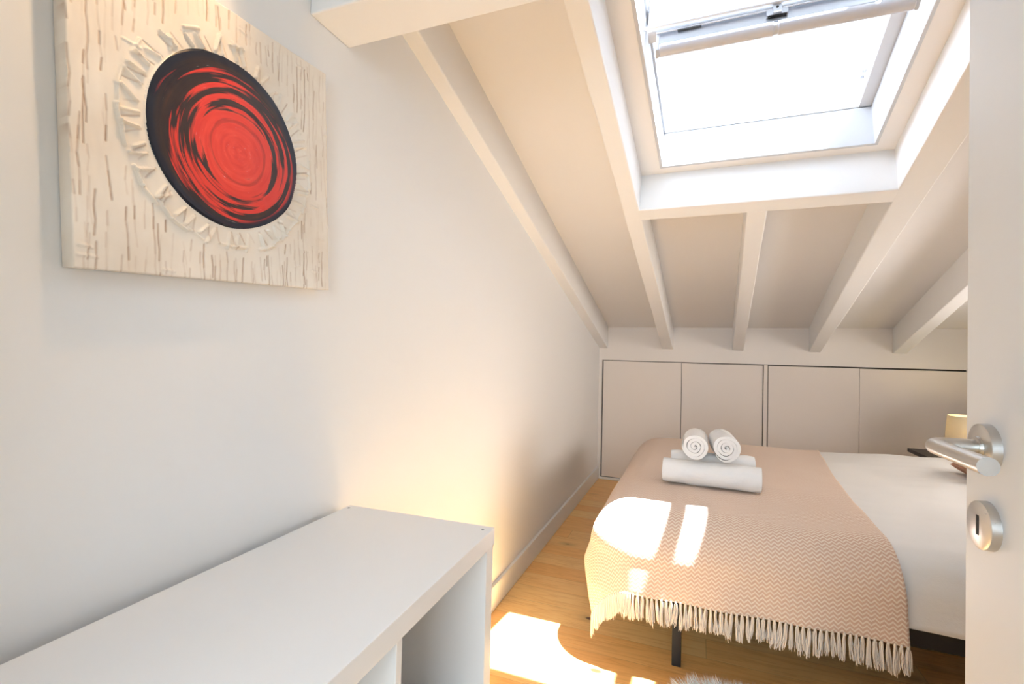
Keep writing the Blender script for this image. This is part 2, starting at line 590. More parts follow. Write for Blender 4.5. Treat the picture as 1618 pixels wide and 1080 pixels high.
# ------------------------------------------------------------------ skylight
wn = bpy.data.objects.new('window_1', None)
COL.objects.link(wn)
wn.location = (1.06, 1.75, zc(1.75))
struct(wn, 'white roof window standing open in the sloping ceiling')
O = wn.location
# lining boards (reveal)
def lining(c0, c1, inward, t0, t1, thick, name='lining_board', mat=UPVC):
    """board standing on the roof plane between plan points c0 and c1"""
    iv = Vector((inward[0], inward[1], -0.279*inward[1])).normalized()*thick
    a, b = rp(*c0, t0), rp(*c1, t0)
    m = MB().hexa([a, b, b+iv, a+iv, a+PN*(t1-t0), b+PN*(t1-t0), b+iv+PN*(t1-t0), a+iv+PN*(t1-t0)])
    return m.build(name, mat, wn, off=O, bevel=0.0015)
e = 0.0
A = (oxl(OY0), OY0); B = (oxr(OY0), OY0); C_ = (oxr(OY1), OY1); D_ = (oxl(OY1), OY1)
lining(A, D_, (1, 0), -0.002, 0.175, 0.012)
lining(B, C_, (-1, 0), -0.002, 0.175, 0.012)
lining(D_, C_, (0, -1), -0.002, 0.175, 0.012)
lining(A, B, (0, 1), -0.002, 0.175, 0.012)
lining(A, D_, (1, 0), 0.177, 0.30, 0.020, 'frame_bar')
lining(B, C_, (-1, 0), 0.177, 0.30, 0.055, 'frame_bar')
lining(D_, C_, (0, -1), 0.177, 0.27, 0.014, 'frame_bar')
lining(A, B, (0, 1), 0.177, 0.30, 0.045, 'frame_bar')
# small hinge pins on the right frame bar near the sill
for yy, ll in ((2.13, 0.03), (2.16, 0.018)):
    p = rp(oxr(yy)-0.056, yy, 0.235)
    MB().tube([p, p+Vector((-0.012, 0, 0))], 0.006, 10).build('hinge_pin', ALU, wn, off=O)
# opened sash
S0 = Vector((0, 1.650, 2.178))
SS = Vector((0, 0.34, 0.9404))             # up along the sash
SN = Vector((0, -0.9404, 0.34))            # outward face, towards the door side
def sp(x, s, n): return Vector((x, 0, 0)) + S0 + SS*s + SN*n
def sbox(x0, x1, s0, s1, n0, n1, name, mat, parent, bev=0.002):
    m = MB().hexa([sp(x0, s0, n0), sp(x1, s0, n0), sp(x1, s0, n1), sp(x0, s0, n1),
                   sp(x0, s1, n0), sp(x1, s1, n0), sp(x1, s1, n1), sp(x0, s1, n1)])
    return m.build(name, mat, parent, off=O, bevel=bev)
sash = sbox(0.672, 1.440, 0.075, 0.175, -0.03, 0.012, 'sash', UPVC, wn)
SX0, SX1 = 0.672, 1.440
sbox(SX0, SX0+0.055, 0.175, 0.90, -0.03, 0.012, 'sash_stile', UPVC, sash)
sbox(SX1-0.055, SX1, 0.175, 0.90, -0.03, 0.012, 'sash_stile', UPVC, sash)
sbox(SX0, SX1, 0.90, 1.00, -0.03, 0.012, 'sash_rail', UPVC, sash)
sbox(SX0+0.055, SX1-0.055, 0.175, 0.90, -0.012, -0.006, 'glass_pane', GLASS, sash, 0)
sbox(0.700, 0.775, 0.150, 0.170, 0.0122, 0.013, 'data_plate', plain('plate_grey', (0.62, 0.62, 0.66), 0.4, 0.3, (50, 0.05, 0.001)), sash, 0)
# ventilation strip, lip, bars and latch
sbox(0.700, 1.425, 0.022, 0.072, -0.012, 0.004, 'ventilation_strip', ALU, sash)
lip = MB()
lip.tube([sp(0.657, 0.080, 0.022), sp(1.462, 0.080, 0.022)], 0.0065, 14)
lip.tube([sp(0.700, 0.066, 0.010), sp(1.425, 0.066, 0.010)], 0.0030, 10)
lp = lip.build('flap_edge', plain('flap_metal', (0.80, 0.81, 0.84), 0.25, 0.6, (40, 0.03, 0.001)), sash, off=O)
auto_smooth(lp, 50)
sbox(0.690, 1.430, 0.088, 0.104, 0.012, 0.016, 'gasket', plain('gasket_teal', (0.45, 0.52, 0.55), 0.6, 0, (60, 0.03, 0.001)), sash)
sbox(0.768, 0.842, 0.060, 0.068, 0.004, 0.012, 'hinge_slide', plain('dark_metal', (0.14, 0.145, 0.15), 0.4, 0.7, (60, 0.03, 0.001)), sash)
la = MB()
for a, b2, s0, s1, n1 in ((1.030, 1.090, 0.040, 0.062, 0.014), (1.048, 1.072, 0.040, 0.078, 0.020)):
    la.hexa([sp(a, s0, 0.003), sp(b2, s0, 0.003), sp(b2, s0, n1), sp(a, s0, n1), sp(a, s1, 0.003), sp(b2, s1, 0.003), sp(b2, s1, n1), sp(a, s1, n1)])
lo = la.build('latch', ALU, sash, off=O, bevel=0.0015)
MB().tube([sp(1.060, 0.062, 0.0195), sp(1.060, 0.062, 0.0208)], 0.0042, 12).build('latch_hole', HOLE, lo, off=O)
sbox(1.034, 1.086, 0.036, 0.0405, 0.004, 0.012, 'latch_keeper', HOLE, lo)
for xa, xb in ((0.712, 1.052), (1.060, 1.404)):
    br = MB()
    br.tube([sp(xa, 0.000, -0.004), sp(xb, 0.000, -0.004)], 0.0200, 26)
    bo = br.build('control_bar', BARM, sash, off=O, bevel=0.004)
    auto_smooth(bo, 50)
MB().tube([sp(1.052, 0, -0.004), sp(1.060, 0, -0.004)], 0.017, 20).build('control_bar_clip', UPVC, sash, off=O)
ends = MB()
for xe in (0.700, 1.404):
    ends.hexa([sp(xe, -0.016, -0.02), sp(xe+0.012, -0.016, -0.02), sp(xe+0.012, -0.006, 0.006), sp(xe, -0.006, 0.006),
               sp(xe, 0.080, -0.02), sp(xe+0.012, 0.080, -0.02), sp(xe+0.012, 0.080, 0.006), sp(xe, 0.080, 0.006)])
ends.build('end_cap', UPVC, sash, off=O, bevel=0.003)

# unseen blockers added above the roof to cut the sunlight into two patches
ch = thing('sun_blocker', (1.95, 1.9, 2.2), 'unseen rendered block added on the roof, right of the skylight, to cut the sun', 'sun_blocker')
# (built below the sun block)
OC = ch.location
PL_ = plain('render_plaster', (0.6, 0.56, 0.5), 0.9, 0, (30, 0.3, 0.004))
MB().hexa([(1.665, 1.45, 2.57), (2.15, 1.45, 2.57), (2.15, 2.45, 2.29), (1.665, 2.45, 2.29), (1.665, 1.45, 3.03), (2.15, 1.45, 3.03), (2.15, 2.45, 3.03), (1.665, 2.45, 3.03)]).build('stack', PL_, ch, off=OC, bevel=0.01)
MB().box(1.64, 2.175, 1.42, 2.48, 3.03, 3.09).build('cap', PL_, ch, off=OC, bevel=0.01)
ab = tag(MB().tube([(1.523, 1.30, 3.02), (1.523, 2.50, 3.02)], 0.036, 16).build('sun_blocker_rail', ALU), 'unseen metal bar added above the skylight to split the sunlight', 'sun_blocking_bar')

# ------------------------------------------------------------------ picture
PC = Vector((0.0, 0.640, 1.5350))
PT = radians(3.4)
HS = 0.250
def canvas_mat():
    m, nt, b = new_mat('painted_canvas', (0.8, 0.7, 0.55), 0.6, 0, 0.3)
    tc = N(nt, 'ShaderNodeTexCoord')
    sep = N(nt, 'ShaderNodeSeparateXYZ')
    nt.links.new(tc.outputs['Object'], sep.inputs[0])
    y, z = sep.outputs[1], sep.outputs[2]
    # cream ground; brown glaze sits in the scored lines
    at = N(nt, 'ShaderNodeAttribute', attribute_name='glaze')
    crk = at.outputs['Fac']
    bn = setin(N(nt, 'ShaderNodeTexNoise'), Scale=9.0, Detail=5)
    nt.links.new(tc.outputs['Object'], bn.inputs['Vector'])
    ground = ramp(nt, [(0.3, (0.80, 0.71, 0.60)), (0.7, (0.90, 0.84, 0.75))])
    nt.links.new(bn.outputs[0], ground.inputs[0])
    g2 = mix(nt, math_(nt, 'MULTIPLY', crk, 0.9), ground.outputs[0], (0.42, 0.25, 0.14))
    # disc polar coordinates
    dy = math_(nt, 'SUBTRACT', y, 0.002)
    dz = math_(nt, 'SUBTRACT', z, 0.004)
    wob = setin(N(nt, 'ShaderNodeTexNoise'), Scale=6.0, Detail=1)
    nt.links.new(tc.outputs['Object'], wob.inputs['Vector'])
    rad = math_(nt, 'SQRT', math_(nt, 'ADD', math_(nt, 'MULTIPLY', dy, dy), math_(nt, 'MULTIPLY', dz, dz)))
    radw = math_(nt, 'ADD', rad, math_(nt, 'MULTIPLY_ADD', wob.outputs[0], 0.016, -0.008))
    # core is a little off centre, so brush strokes swirl
    cy_ = math_(nt, 'SUBTRACT', y, 0.014)
    cz_ = math_(nt, 'SUBTRACT', z, -0.008)
    r2 = math_(nt, 'SQRT', math_(nt, 'ADD', math_(nt, 'MULTIPLY', cy_, cy_), math_(nt, 'MULTIPLY', cz_, cz_)))
    ang = math_(nt, 'ARCTAN2', cz_, cy_)
    t = math_(nt, 'DIVIDE', r2, 0.150)
    # swirl noise: slowly varying along the angle, fast across the radius
    sv = N(nt, 'ShaderNodeCombineXYZ')
    nt.links.new(math_(nt, 'MULTIPLY', math_(nt, 'COSINE', ang), 0.8), sv.inputs[0])
    nt.links.new(math_(nt, 'MULTIPLY', math_(nt, 'SINE', ang), 0.8), sv.inputs[1])
    nt.links.new(math_(nt, 'MULTIPLY', r2, 105.0), sv.inputs[2])
    sn = setin(N(nt, 'ShaderNodeTexNoise'), Scale=1.0, Detail=3, Roughness=0.5, Distortion=0.25)
    nt.links.new(sv.outputs[0], sn.inputs['Vector'])
    # more black outside, all red in the core
    bias = ramp(nt, [(0.0, (-0.0, 0, 0)), (0.46, (0.0, 0.0, 0.0)), (0.54, (0.68, 0.68, 0.68)), (0.64, (0.54, 0.54, 0.54)), (0.80, (0.66, 0.66, 0.66)), (0.90, (0.80, 0.80, 0.80)), (1.0, (1, 1, 1))])
    nt.links.new(t, bias.inputs[0])
    k = math_(nt, 'ADD', math_(nt, 'MULTIPLY_ADD', sn.outputs[0], 2.6, -1.35), bias.outputs[0])
    ks = ramp(nt, [(0.40, (0, 0, 0)), (0.60, (1, 1, 1))])
    nt.links.new(k, ks.inputs[0])
    ink = ramp(nt, [(0.3, (0.012, 0.014, 0.022)), (0.62, (0.05, 0.028, 0.022)), (0.8, (0.13, 0.035, 0.02))])
    nt.links.new(sn.outputs[0], ink.inputs[0])
    redc = ramp(nt, [(0.3, (0.72, 0.045, 0.03)), (0.6, (0.83, 0.07, 0.04)), (0.85, (0.90, 0.14, 0.08))])
    nt.links.new(sn.outputs[0], redc.inputs[0])
    dc = mix(nt, ks.outputs[0], redc.outputs[0], ink.outputs[0])
    # thin dark rings inside the core
    ring = math_(nt, 'ABSOLUTE', math_(nt, 'SUBTRACT', math_(nt, 'ADD', r2, math_(nt, 'MULTIPLY', sn.outputs[0], 0.018)), 0.066))
    rg = ramp(nt, [(0.0, (1, 1, 1)), (0.0016, (0, 0, 0))])
    nt.links.new(ring, rg.inputs[0])
    dc = mix(nt, math_(nt, 'MULTIPLY', rg.outputs[0], 0.5), dc, (0.25, 0.02, 0.015))
    # chips of white showing through
    chn = setin(N(nt, 'ShaderNodeTexNoise'), Scale=26.0, Detail=3, Roughness=0.7)
    nt.links.new(sv.outputs[0], chn.inputs['Vector'])
    chn.inputs['Scale'].default_value = 3.3
    chr_ = ramp(nt, [(0.70, (0, 0, 0)), (0.74, (1, 1, 1))])
    nt.links.new(chn.outputs[0], chr_.inputs[0])
    dc = mix(nt, math_(nt, 'MULTIPLY', chr_.outputs[0], 0.55), dc, (0.75, 0.66, 0.6))
    # solid dark rim
    rim = ramp(nt, [(0.0, (0, 0, 0)), (0.1385, (0, 0, 0)), (0.1435, (1, 1, 1))])
    nt.links.new(radw, rim.inputs[0])
    dc = mix(nt, math_(nt, 'MULTIPLY', rim.outputs[0], 0.93), dc, (0.014, 0.017, 0.03))
    inside = math_(nt, 'LESS_THAN', radw, 0.1535)
    front = math_(nt, 'GREATER_THAN', sep.outputs[0], 0.024)
    fin = mix(nt, math_(nt, 'MULTIPLY', inside, front), g2, dc)
    nt.links.new(fin, b.inputs['Base Color'])
    rr = math_(nt, 'MULTIPLY_ADD', inside, -0.28, 0.62)
    nt.links.new(rr, b.inputs['Roughness'])
    bp = setin(N(nt, 'ShaderNodeBump'), Strength=0.6, Distance=0.002)
    hh = math_(nt, 'SUBTRACT', math_(nt, 'MULTIPLY', bn.outputs[0], 0.6), math_(nt, 'MULTIPLY', crk, math_(nt, 'SUBTRACT', 1.0, inside)))
    nt.links.new(hh, bp.inputs['Height'])
    nt.links.new(bp.outputs[0], b.inputs['Normal'])
    return m

def canvas():
    n = 340
    # raised ridges around the disc: short radial strokes and a broken outer ring
    rnd = random.Random(3)
    strokes = []
    for k in range(46):
        a = 2*pi*k/46 + rnd.uniform(-0.04, 0.04)
        r0_ = 0.160 + rnd.uniform(0, 0.004)
        r1_ = r0_ + rnd.uniform(0.016, 0.030)
        da = rnd.uniform(-0.08, 0.08)
        strokes.append((r0_*cos(a), r0_*sin(a), r1_*cos(a+da), r1_*sin(a+da), rnd.uniform(0.0035, 0.007)))
    for k in range(40):
        a = 2*pi*k/40
        if rnd.random() < 0.35:
            continue
        ra, rb = 0.188+rnd.uniform(-0.004, 0.006), 0.188+rnd.uniform(-0.004, 0.006)
        strokes.append((ra*cos(a), ra*sin(a), rb*cos(a+0.15), rb*sin(a+0.15), rnd.uniform(0.003, 0.006)))
    scored = []
    for k in range(64):
        yy = -HS + 2*HS*(k+0.5)/64 + rnd.uniform(-0.006, 0.006)
        zz = HS + rnd.uniform(-0.03, 0.02)
        x = yy
        while zz > -HS:
            L = rnd.uniform(0.02, 0.15)
            nsg = max(2, int(L/0.018))
            al = rnd.choice((0.0, 0.2, 0.35, 0.5, 0.7, 0.9, 1.0))
            for q in range(nsg):
                nx = x + rnd.uniform(-0.0024, 0.0024)
                nz = zz - L/nsg
                if hypot(x, zz) > 0.196 and hypot(nx, nz) > 0.196:
                    scored.append((x, zz, nx, nz, al*rnd.choice((0.3, 0.6, 0.9, 1))))
                x, zz = nx, nz
            zz -= rnd.uniform(0.0, 0.05)
            x = yy + rnd.uniform(-0.002, 0.002)
    for k in range(46):
        a = 2*pi*k/46 + rnd.uniform(-0.05, 0.05)
        r0_, r1_ = 0.158, 0.176 + rnd.uniform(0, 0.014)
        scored.append((r0_*cos(a), r0_*sin(a), r1_*cos(a+0.05), r1_*sin(a+0.05), rnd.uniform(0.2, 0.8)))
    for k in range(30):
        yy = rnd.uniform(-HS, HS); zz = rnd.uniform(-HS, HS)
        if hypot(yy, zz) < 0.20:
            continue
        strokes.append((yy, zz, yy+rnd.uniform(0.01, 0.025), zz+rnd.uniform(-0.004, 0.004), rnd.uniform(0.001, 0.0025)))
    grid = {}
    cell = 0.02
    for i_, s in enumerate(strokes):
        y0, y1 = sorted((s[0], s[2])); z0, z1 = sorted((s[1], s[3]))
        for gy in range(int(math.floor((y0-0.004)/cell)), int(math.floor((y1+0.004)/cell))+1):
            for gz in range(int(math.floor((z0-0.004)/cell)), int(math.floor((z1+0.004)/cell))+1):
                grid.setdefault((gy, gz), []).append(s)
    sgrid = {}
    for s in scored:
        y0, y1 = sorted((s[0], s[2])); z0, z1 = sorted((s[1], s[3]))
        for gy in range(int(math.floor((y0-0.003)/cell)), int(math.floor((y1+0.003)/cell))+1):
            for gz in range(int(math.floor((z0-0.003)/cell)), int(math.floor((z1+0.003)/cell))+1):
                sgrid.setdefault((gy, gz), []).append(s)
    def glz(y, z):
        best = 0.0
        for ax, az, bx, bz, al in sgrid.get((int(math.floor(y/cell)), int(math.floor(z/cell))), ()):
            dx, dz = bx-ax, bz-az
            t = max(0, min(1, ((y-ax)*dx+(z-az)*dz)/(dx*dx+dz*dz)))
            d = hypot(y-ax-t*dx, z-az-t*dz)
            if d < 0.0021:
                best = max(best, al*(1-d/0.0021))
        return best
    glaze = []
    def h(y, z):
        r = hypot(y-0.002, z-0.004)
        v = 0.0012*noise.noise(Vector((y*30, z*8, 3))) + 0.0006*noise.noise(Vector((y*90, z*30, 8)))
        if r < 0.153:
            v = 0.0025 + 0.0004*noise.noise(Vector((y*60, z*60, 1)))
        else:
            for s in grid.get((int(math.floor(y/cell)), int(math.floor(z/cell))), ()):
                ax, az, bx, bz, hh = s
                dx, dz = bx-ax, bz-az
                L2 = dx*dx+dz*dz
                t = max(0, min(1, ((y-ax)*dx+(z-az)*dz)/L2))
                d = hypot(y-ax-t*dx, z-az-t*dz)
                if d < 0.0032:
                    v += hh*(1-(d/0.0032)**2)
        return v
    v, f = [], []
    for j in range(n+1):
        for i in range(n+1):
            y = -HS + 2*HS*i/n; z = -HS + 2*HS*j/n
            ed = min(HS-abs(y), HS-abs(z))
            g_ = glz(y, z)
            glaze.append(g_)
            v.append((0.031 + h(y, z) - 0.0012*g_ - (0.002 if ed < 0.001 else 0), y, z))
    for j in range(n):
        for i in range(n):
            a = j*(n+1)+i
            f.append((a, a+1, a+n+2, a+n+1))
    b = len(v)
    loop = [i for i in range(n+1)] + [j*(n+1)+n for j in range(1, n+1)] + [n*(n+1)+i for i in range(n-1, -1, -1)] + [j*(n+1) for j in range(n-1, 0, -1)]
    for i in loop:
        v.append((0.002, v[i][1]*0.992, v[i][2]*0.992))
    m = len(loop)
    for i in range(m):
        f.append((loop[i], b+i, b+(i+1) % m, loop[(i+1) % m]))
    f.append(tuple(b+i for i in range(m)))
    o = mesh_obj('painting', v, f, canvas_mat(), smooth=True)
    o.data.set_sharp_from_angle(angle=radians(60))
    ga = o.data.attributes.new('glaze', 'FLOAT', 'POINT')
    for i, g_ in enumerate(glaze):
        ga.data[i].value = g_
    o.location = PC
    o.rotation_euler = (PT, 0, 0)
    return tag(o, 'square cream canvas painting with a swirling red and black disc on the left wall', 'painting')
canvas()

# unseen warm downlight, added for the glow at the top of the picture
dl = thing('ceiling_spotlight', (0.30, 0.53, 2.24), 'unseen recessed warm spotlight, guessed from the glow at the top of the canvas painting', 'ceiling light')
MB().lathe([(0.028, -0.001), (0.040, -0.006), (0.042, 0.0), (0.028, 0.0)], (0, 0, 0)).build('trim_ring', UPVC, dl)
m_b, nt_, b_ = new_mat('bulb_glow', (1, 0.8, 0.5), 0.4)
b_.inputs['Emission Color'].default_value = (1.0, 0.66, 0.32, 1)
b_.inputs['Emission Strength'].default_value = 6.0
MB().lathe([(0.0, -0.004), (0.020, -0.0035), (0.027, -0.001), (0.0, 0.0)], (0, 0, 0)).build('bulb', m_b, dl)
sl = bpy.data.lights.new('picture_spot', 'SPOT')
sl.energy = 15.0
sl.color = (1.0, 0.62, 0.30)
sl.spot_size = radians(46)
sl.spot_blend = 0.9
sl.shadow_soft_size = 0.02
slo = bpy.data.objects.new('picture_spot', sl)
COL.objects.link(slo)
slo.location = (0.28, 0.53, 2.225)
slo.rotation_euler = (Vector((0.03, 0.50, 1.76)) - slo.location).to_track_quat('-Z', 'Y').to_euler()

# ------------------------------------------------------------------ cube shelf unit
cu = thing('shelf_unit', (0.024, 1.009, 0), 'white laminate cube shelving unit standing against the left wall', 'shelf unit', rz=radians(1.6))
W_, L_, H_ = 0.397, 0.77, 0.765
def cbox(name, x0, x1, y0, y1, z0, z1, par=cu, mat=LAMI, bev=0.0012):
    return MB().box(x0, x1, y0, y1, z0, z1).build(name, mat, par, bevel=bev)
top = cbox('top_board', 0, W_, -L_, 0, H_-0.038, H_)
cbox('bottom_board', 0, W_, -L_, 0, 0.0, 0.038)
cbox('side_panel', 0, W_-0.002, -0.042, -0.004, 0.038, H_-0.038)
cbox('side_panel', 0, W_-0.002, -L_+0.004, -L_+0.042, 0.038, H_-0.038)
cbox('back_edge', 0, 0.012, -L_+0.042, -0.042, 0.038, H_-0.038)
ymid = -L_/2
cbox('divider', 0.012, W_-0.004, ymid-0.008, ymid+0.008, 0.038, H_-0.038)
cbox('shelf', 0.012, W_-0.004, ymid+0.008, -0.042, H_/2-0.008, H_/2+0.008)
cbox('shelf', 0.012, W_-0.004, -L_+0.042, ymid-0.008, H_/2-0.008, H_/2+0.008)
SCR = plain('screw_grey', (0.42, 0.44, 0.46), 0.45, 0.3, (60, 0.05, 0.001))
for xx, yy in ((0.012, -0.020), (W_-0.020, -0.024), (0.012, -L_+0.02), (W_-0.020, -L_+0.02)):
    sc_ = MB().lathe([(0.0, 0.0006), (0.0032, 0.0006), (0.0038, 0.0001)], (xx, yy, H_), n=16).build('screw_cap', SCR, top)
    MB().lathe([(0.0, 0.0009), (0.0012, 0.0009), (0.0014, 0.0005)], (xx, yy, H_), n=8).build('hex_socket', HOLE, sc_)

# ------------------------------------------------------------------ bed
BX0, BX1, BY0, BY1 = 0.540, 2.46, 1.925, 3.525
bed = thing('bed', (1.5, 2.68, 0), 'double bed on a black steel base with straight legs, under the white duvet', 'bed')
O = (1.5, 2.68, 0)
MB().box(BX0, BX1, BY0, BY1, 0.245, 0.325).build('bed_base', DARK, bed, off=O, bevel=0.004)
mt = MB().box(BX0, BX1, BY0, BY1, 0.325, 0.485).build('mattress', MATT, bed, off=O, bevel=0.045, segs=5)
for x in (0.790, 2.27):
    for y in (1.945, 3.41):
        MB().box(x-0.0165, x+0.0165, y-0.0165, y+0.0165, 0.0, 0.246).build('leg', DARK, bed, off=O, bevel=0.002)
MB().box(1.50, 1.54, 2.66, 2.70, 0.0, 0.246).build('leg', DARK, bed, off=O, bevel=0.002)

# draping over the bed
X0, X1, Y0, Y1 = 0.452, 2.500, 1.872, 3.730
ZT = 0.545
RE, CE = 0.160, 0.020
def relief(x, y):
    w = 0.010*noise.noise(Vector((x*2.3, y*2.3, 0.3))) + 0.005*noise.noise(Vector((x*6, y*5, 4.2)))
    k = max(0.0, min(1.0, (x-1.25)/1.1))
    return w + 0.010*max(0, min(1, (y-2.0)/1.6)) + 0.034*k*k*(3-2*k)*max(0, min(1, (y-2.2)/1.0))
def drape(X, Y, lift, waves=0.0, seed=0.0):
    ix0, ix1, iy0, iy1 = X0+RE+CE, X1-RE-CE, Y0+RE+CE, Y1-RE-CE
    cx, cy = min(max(X, ix0), ix1), min(max(Y, iy0), iy1)
    dx, dy = X-cx, Y-cy
    d = hypot(dx, dy)
    ux, uy = (dx/d, dy/d) if d > 1e-9 else (0, 0)
    z = ZT + relief(X, Y)
    if d <= CE:
        return Vector((X, Y, z + lift)), d
    e = d-CE
    q = RE*pi/2
    if e < q:
        h = CE + RE*sin(e/RE)
        drop = RE*(1-cos(e/RE))
        nh, nz = sin(e/RE), cos(e/RE)
    else:
        h = CE + RE
        drop = RE + (e-q)
        nh, nz = 1, 0
        k = min(1.0, (e-q)/0.12)
        along = cx*1.0 + cy*0.9 + 0.35*atan2(uy, ux)
        h += waves*k*(0.6*sin(along*23+seed) + 0.5*noise.noise(Vector((along*7, seed, 2)))) + (0.02 + 0.014*max(0.0, -ux))*k
    p = Vector((cx+ux*(h+nh*lift), cy+uy*(h+nh*lift), z - drop + nz*lift))
    return p, d

def cloth(name, us, vs, fn, mat, parent=None, thick=0.006, tagd=None):
    nu, nv = len(us), len(vs)
    v, f, uv = [], [], []
    for j, b in enumerate(vs):
        for i, a in enumerate(us):
            p, tu, tv = fn(a, b)
            v.append(p); uv.append((tu, tv))
    for j in range(nv-1):
        for i in range(nu-1):
            a = j*nu+i
            f.append((a, a+1, a+nu+1, a+nu))
    o = mesh_obj(name, v, f, mat, parent, smooth=True, uv=uv)
    s = o.modifiers.new('solid', 'SOLIDIFY')
    s.thickness = thick
    s.offset = 1.0
    return o
lin = lambda a, b, n: [a+(b-a)*i/(n-1) for i in range(n)]

# duvet
def duvet_fn(a, b):
    # a,b in flat cloth metres
    hang = 0.050 + 0.008*sin(a*9) + 0.01*noise.noise(Vector((a*4, 1, 1)))
    X, Y = a, b
    if Y < Y0+RE+CE:
        Y = (Y0+RE+CE) - (Y0+RE+CE-Y)*(hang+RE*1.57)/(0.085+RE*1.57)
    p, d = drape(X, Y, 0.0, 0.010, 1.3)
    # quilt wrinkles running along the bed
    if p.z > 0.3:
        p.z += 0.0035*noise.noise(Vector((a*3, b*16, 7.7)))*(1 if d < 0.08 else 0.3)
        if d > 0.12:
            p.y -= 0.006*noise.noise(Vector((a*7, b*18, 2.2)))
    return p, X, Y
dv = cloth('duvet', lin(X0-0.12, X1+0.10, 130), lin(Y0+RE-RE*1.57-0.085, Y1+0.12, 130), duvet_fn, DUVET, None, 0.010)
dv.modifiers['solid'].offset = -1.0
tag(dv, 'white cotton duvet spread over the bed, beneath the tan throw', 'duvet')

# throw
def xr_edge(y):
    pts = [(1.50, 1.47), (1.80, 1.47), (2.0, 1.462), (2.45, 1.475), (3.0, 1.515), (3.62, 1.585), (4.0, 1.62)]
    for (a, xa), (b, xb) in zip(pts, pts[1:]):
        if y <= b:
            t = max(0, (y-a)/(b-a))
            return xa+(xb-xa)*t
    return pts[-1][1]
XL_FLAT = X0 - 0.165
YN_FLAT = Y0 - 0.195
def throw_fn(s, t):
    """s 0..1 left hem to right edge, t 0..1 fringe end to far end"""
    Y = YN_FLAT + (Y1+0.13 - YN_FLAT)*t
    xe = xr_edge(Y)
    X = XL_FLAT + (xe-XL_FLAT)*s
    p, d = drape(X, Y, 0.009, 0.009, 0.4)
    return p, XL_FLAT + (1.45-XL_FLAT)*s, Y
tb = cloth('throw_blanket', lin(0, 1, 150), lin(0, 1, 190), throw_fn, THROW, None, 0.004)
tag(tb, 'tan and cream chevron throw with tasselled hem across the foot of the bed', 'throw blanket')
# tassels
def tassel(s, idx):
    p, _, _ = throw_fn(s, 0.0)
    q, _, _ = throw_fn(s, 0.02)
    r, _, _ = throw_fn(min(1, s+0.004), 0.0)
    l, _, _ = throw_fn(max(0, s-0.004), 0.0)
    side = (r-l).normalized()
    out = Vector((side.y, -side.x, 0)).normalized()
    rnd = random.Random(idx*13+5)
    m = MB()
    kn = p + out*0.003
    # knot
    m.tube([kn+Vector((0, 0, 0.004)), kn+Vector((0, 0, 0.001)), kn-Vector((0, 0, 0.004)), kn-Vector((0, 0, 0.008))], [0.002, 0.0042, 0.0042, 0.0022], 7)
    L = rnd.uniform(0.070, 0.093)
    lean = rnd.uniform(-0.010, 0.010)
    for k in range(15):
        a = rnd.uniform(0, 2*pi)
        rr = rnd.uniform(0.0006, 0.0042)
        sp_ = rnd.uniform(0.8, 2.6)
        l2 = L*rnd.uniform(0.82, 1.06)
        pts = []
        ph = rnd.uniform(0, 6)
        for i in range(6):
            u = i/5
            o_ = side*(rr*cos(a)*(1+sp_*u*0.8) + lean*u*u + 0.0016*sin(ph+u*5)) + out*(rr*sin(a)*(1+sp_*u*0.5) + 0.0012*sin(ph*2+u*4))
            pts.append(kn + o_ + Vector((0, 0, -0.005 - l2*u)))
        m.tube(pts, [0.0014, 0.0015, 0.0015, 0.0014, 0.0013, 0.0008], 4)
    o = m.build('tassel', TASSEL, tb)
    return o
# even spacing along the hem
NS = 400
hem = [throw_fn(i/NS, 0.0)[0] for i in range(NS+1)]
acc = [0.0]
for i in range(NS):
    acc.append(acc[-1] + (XL_FLAT*0 + (xr_edge(YN_FLAT)-XL_FLAT))/NS)
NT = 72
for k in range(NT):
    tassel(0.004 + 0.992*k/(NT-1), k)

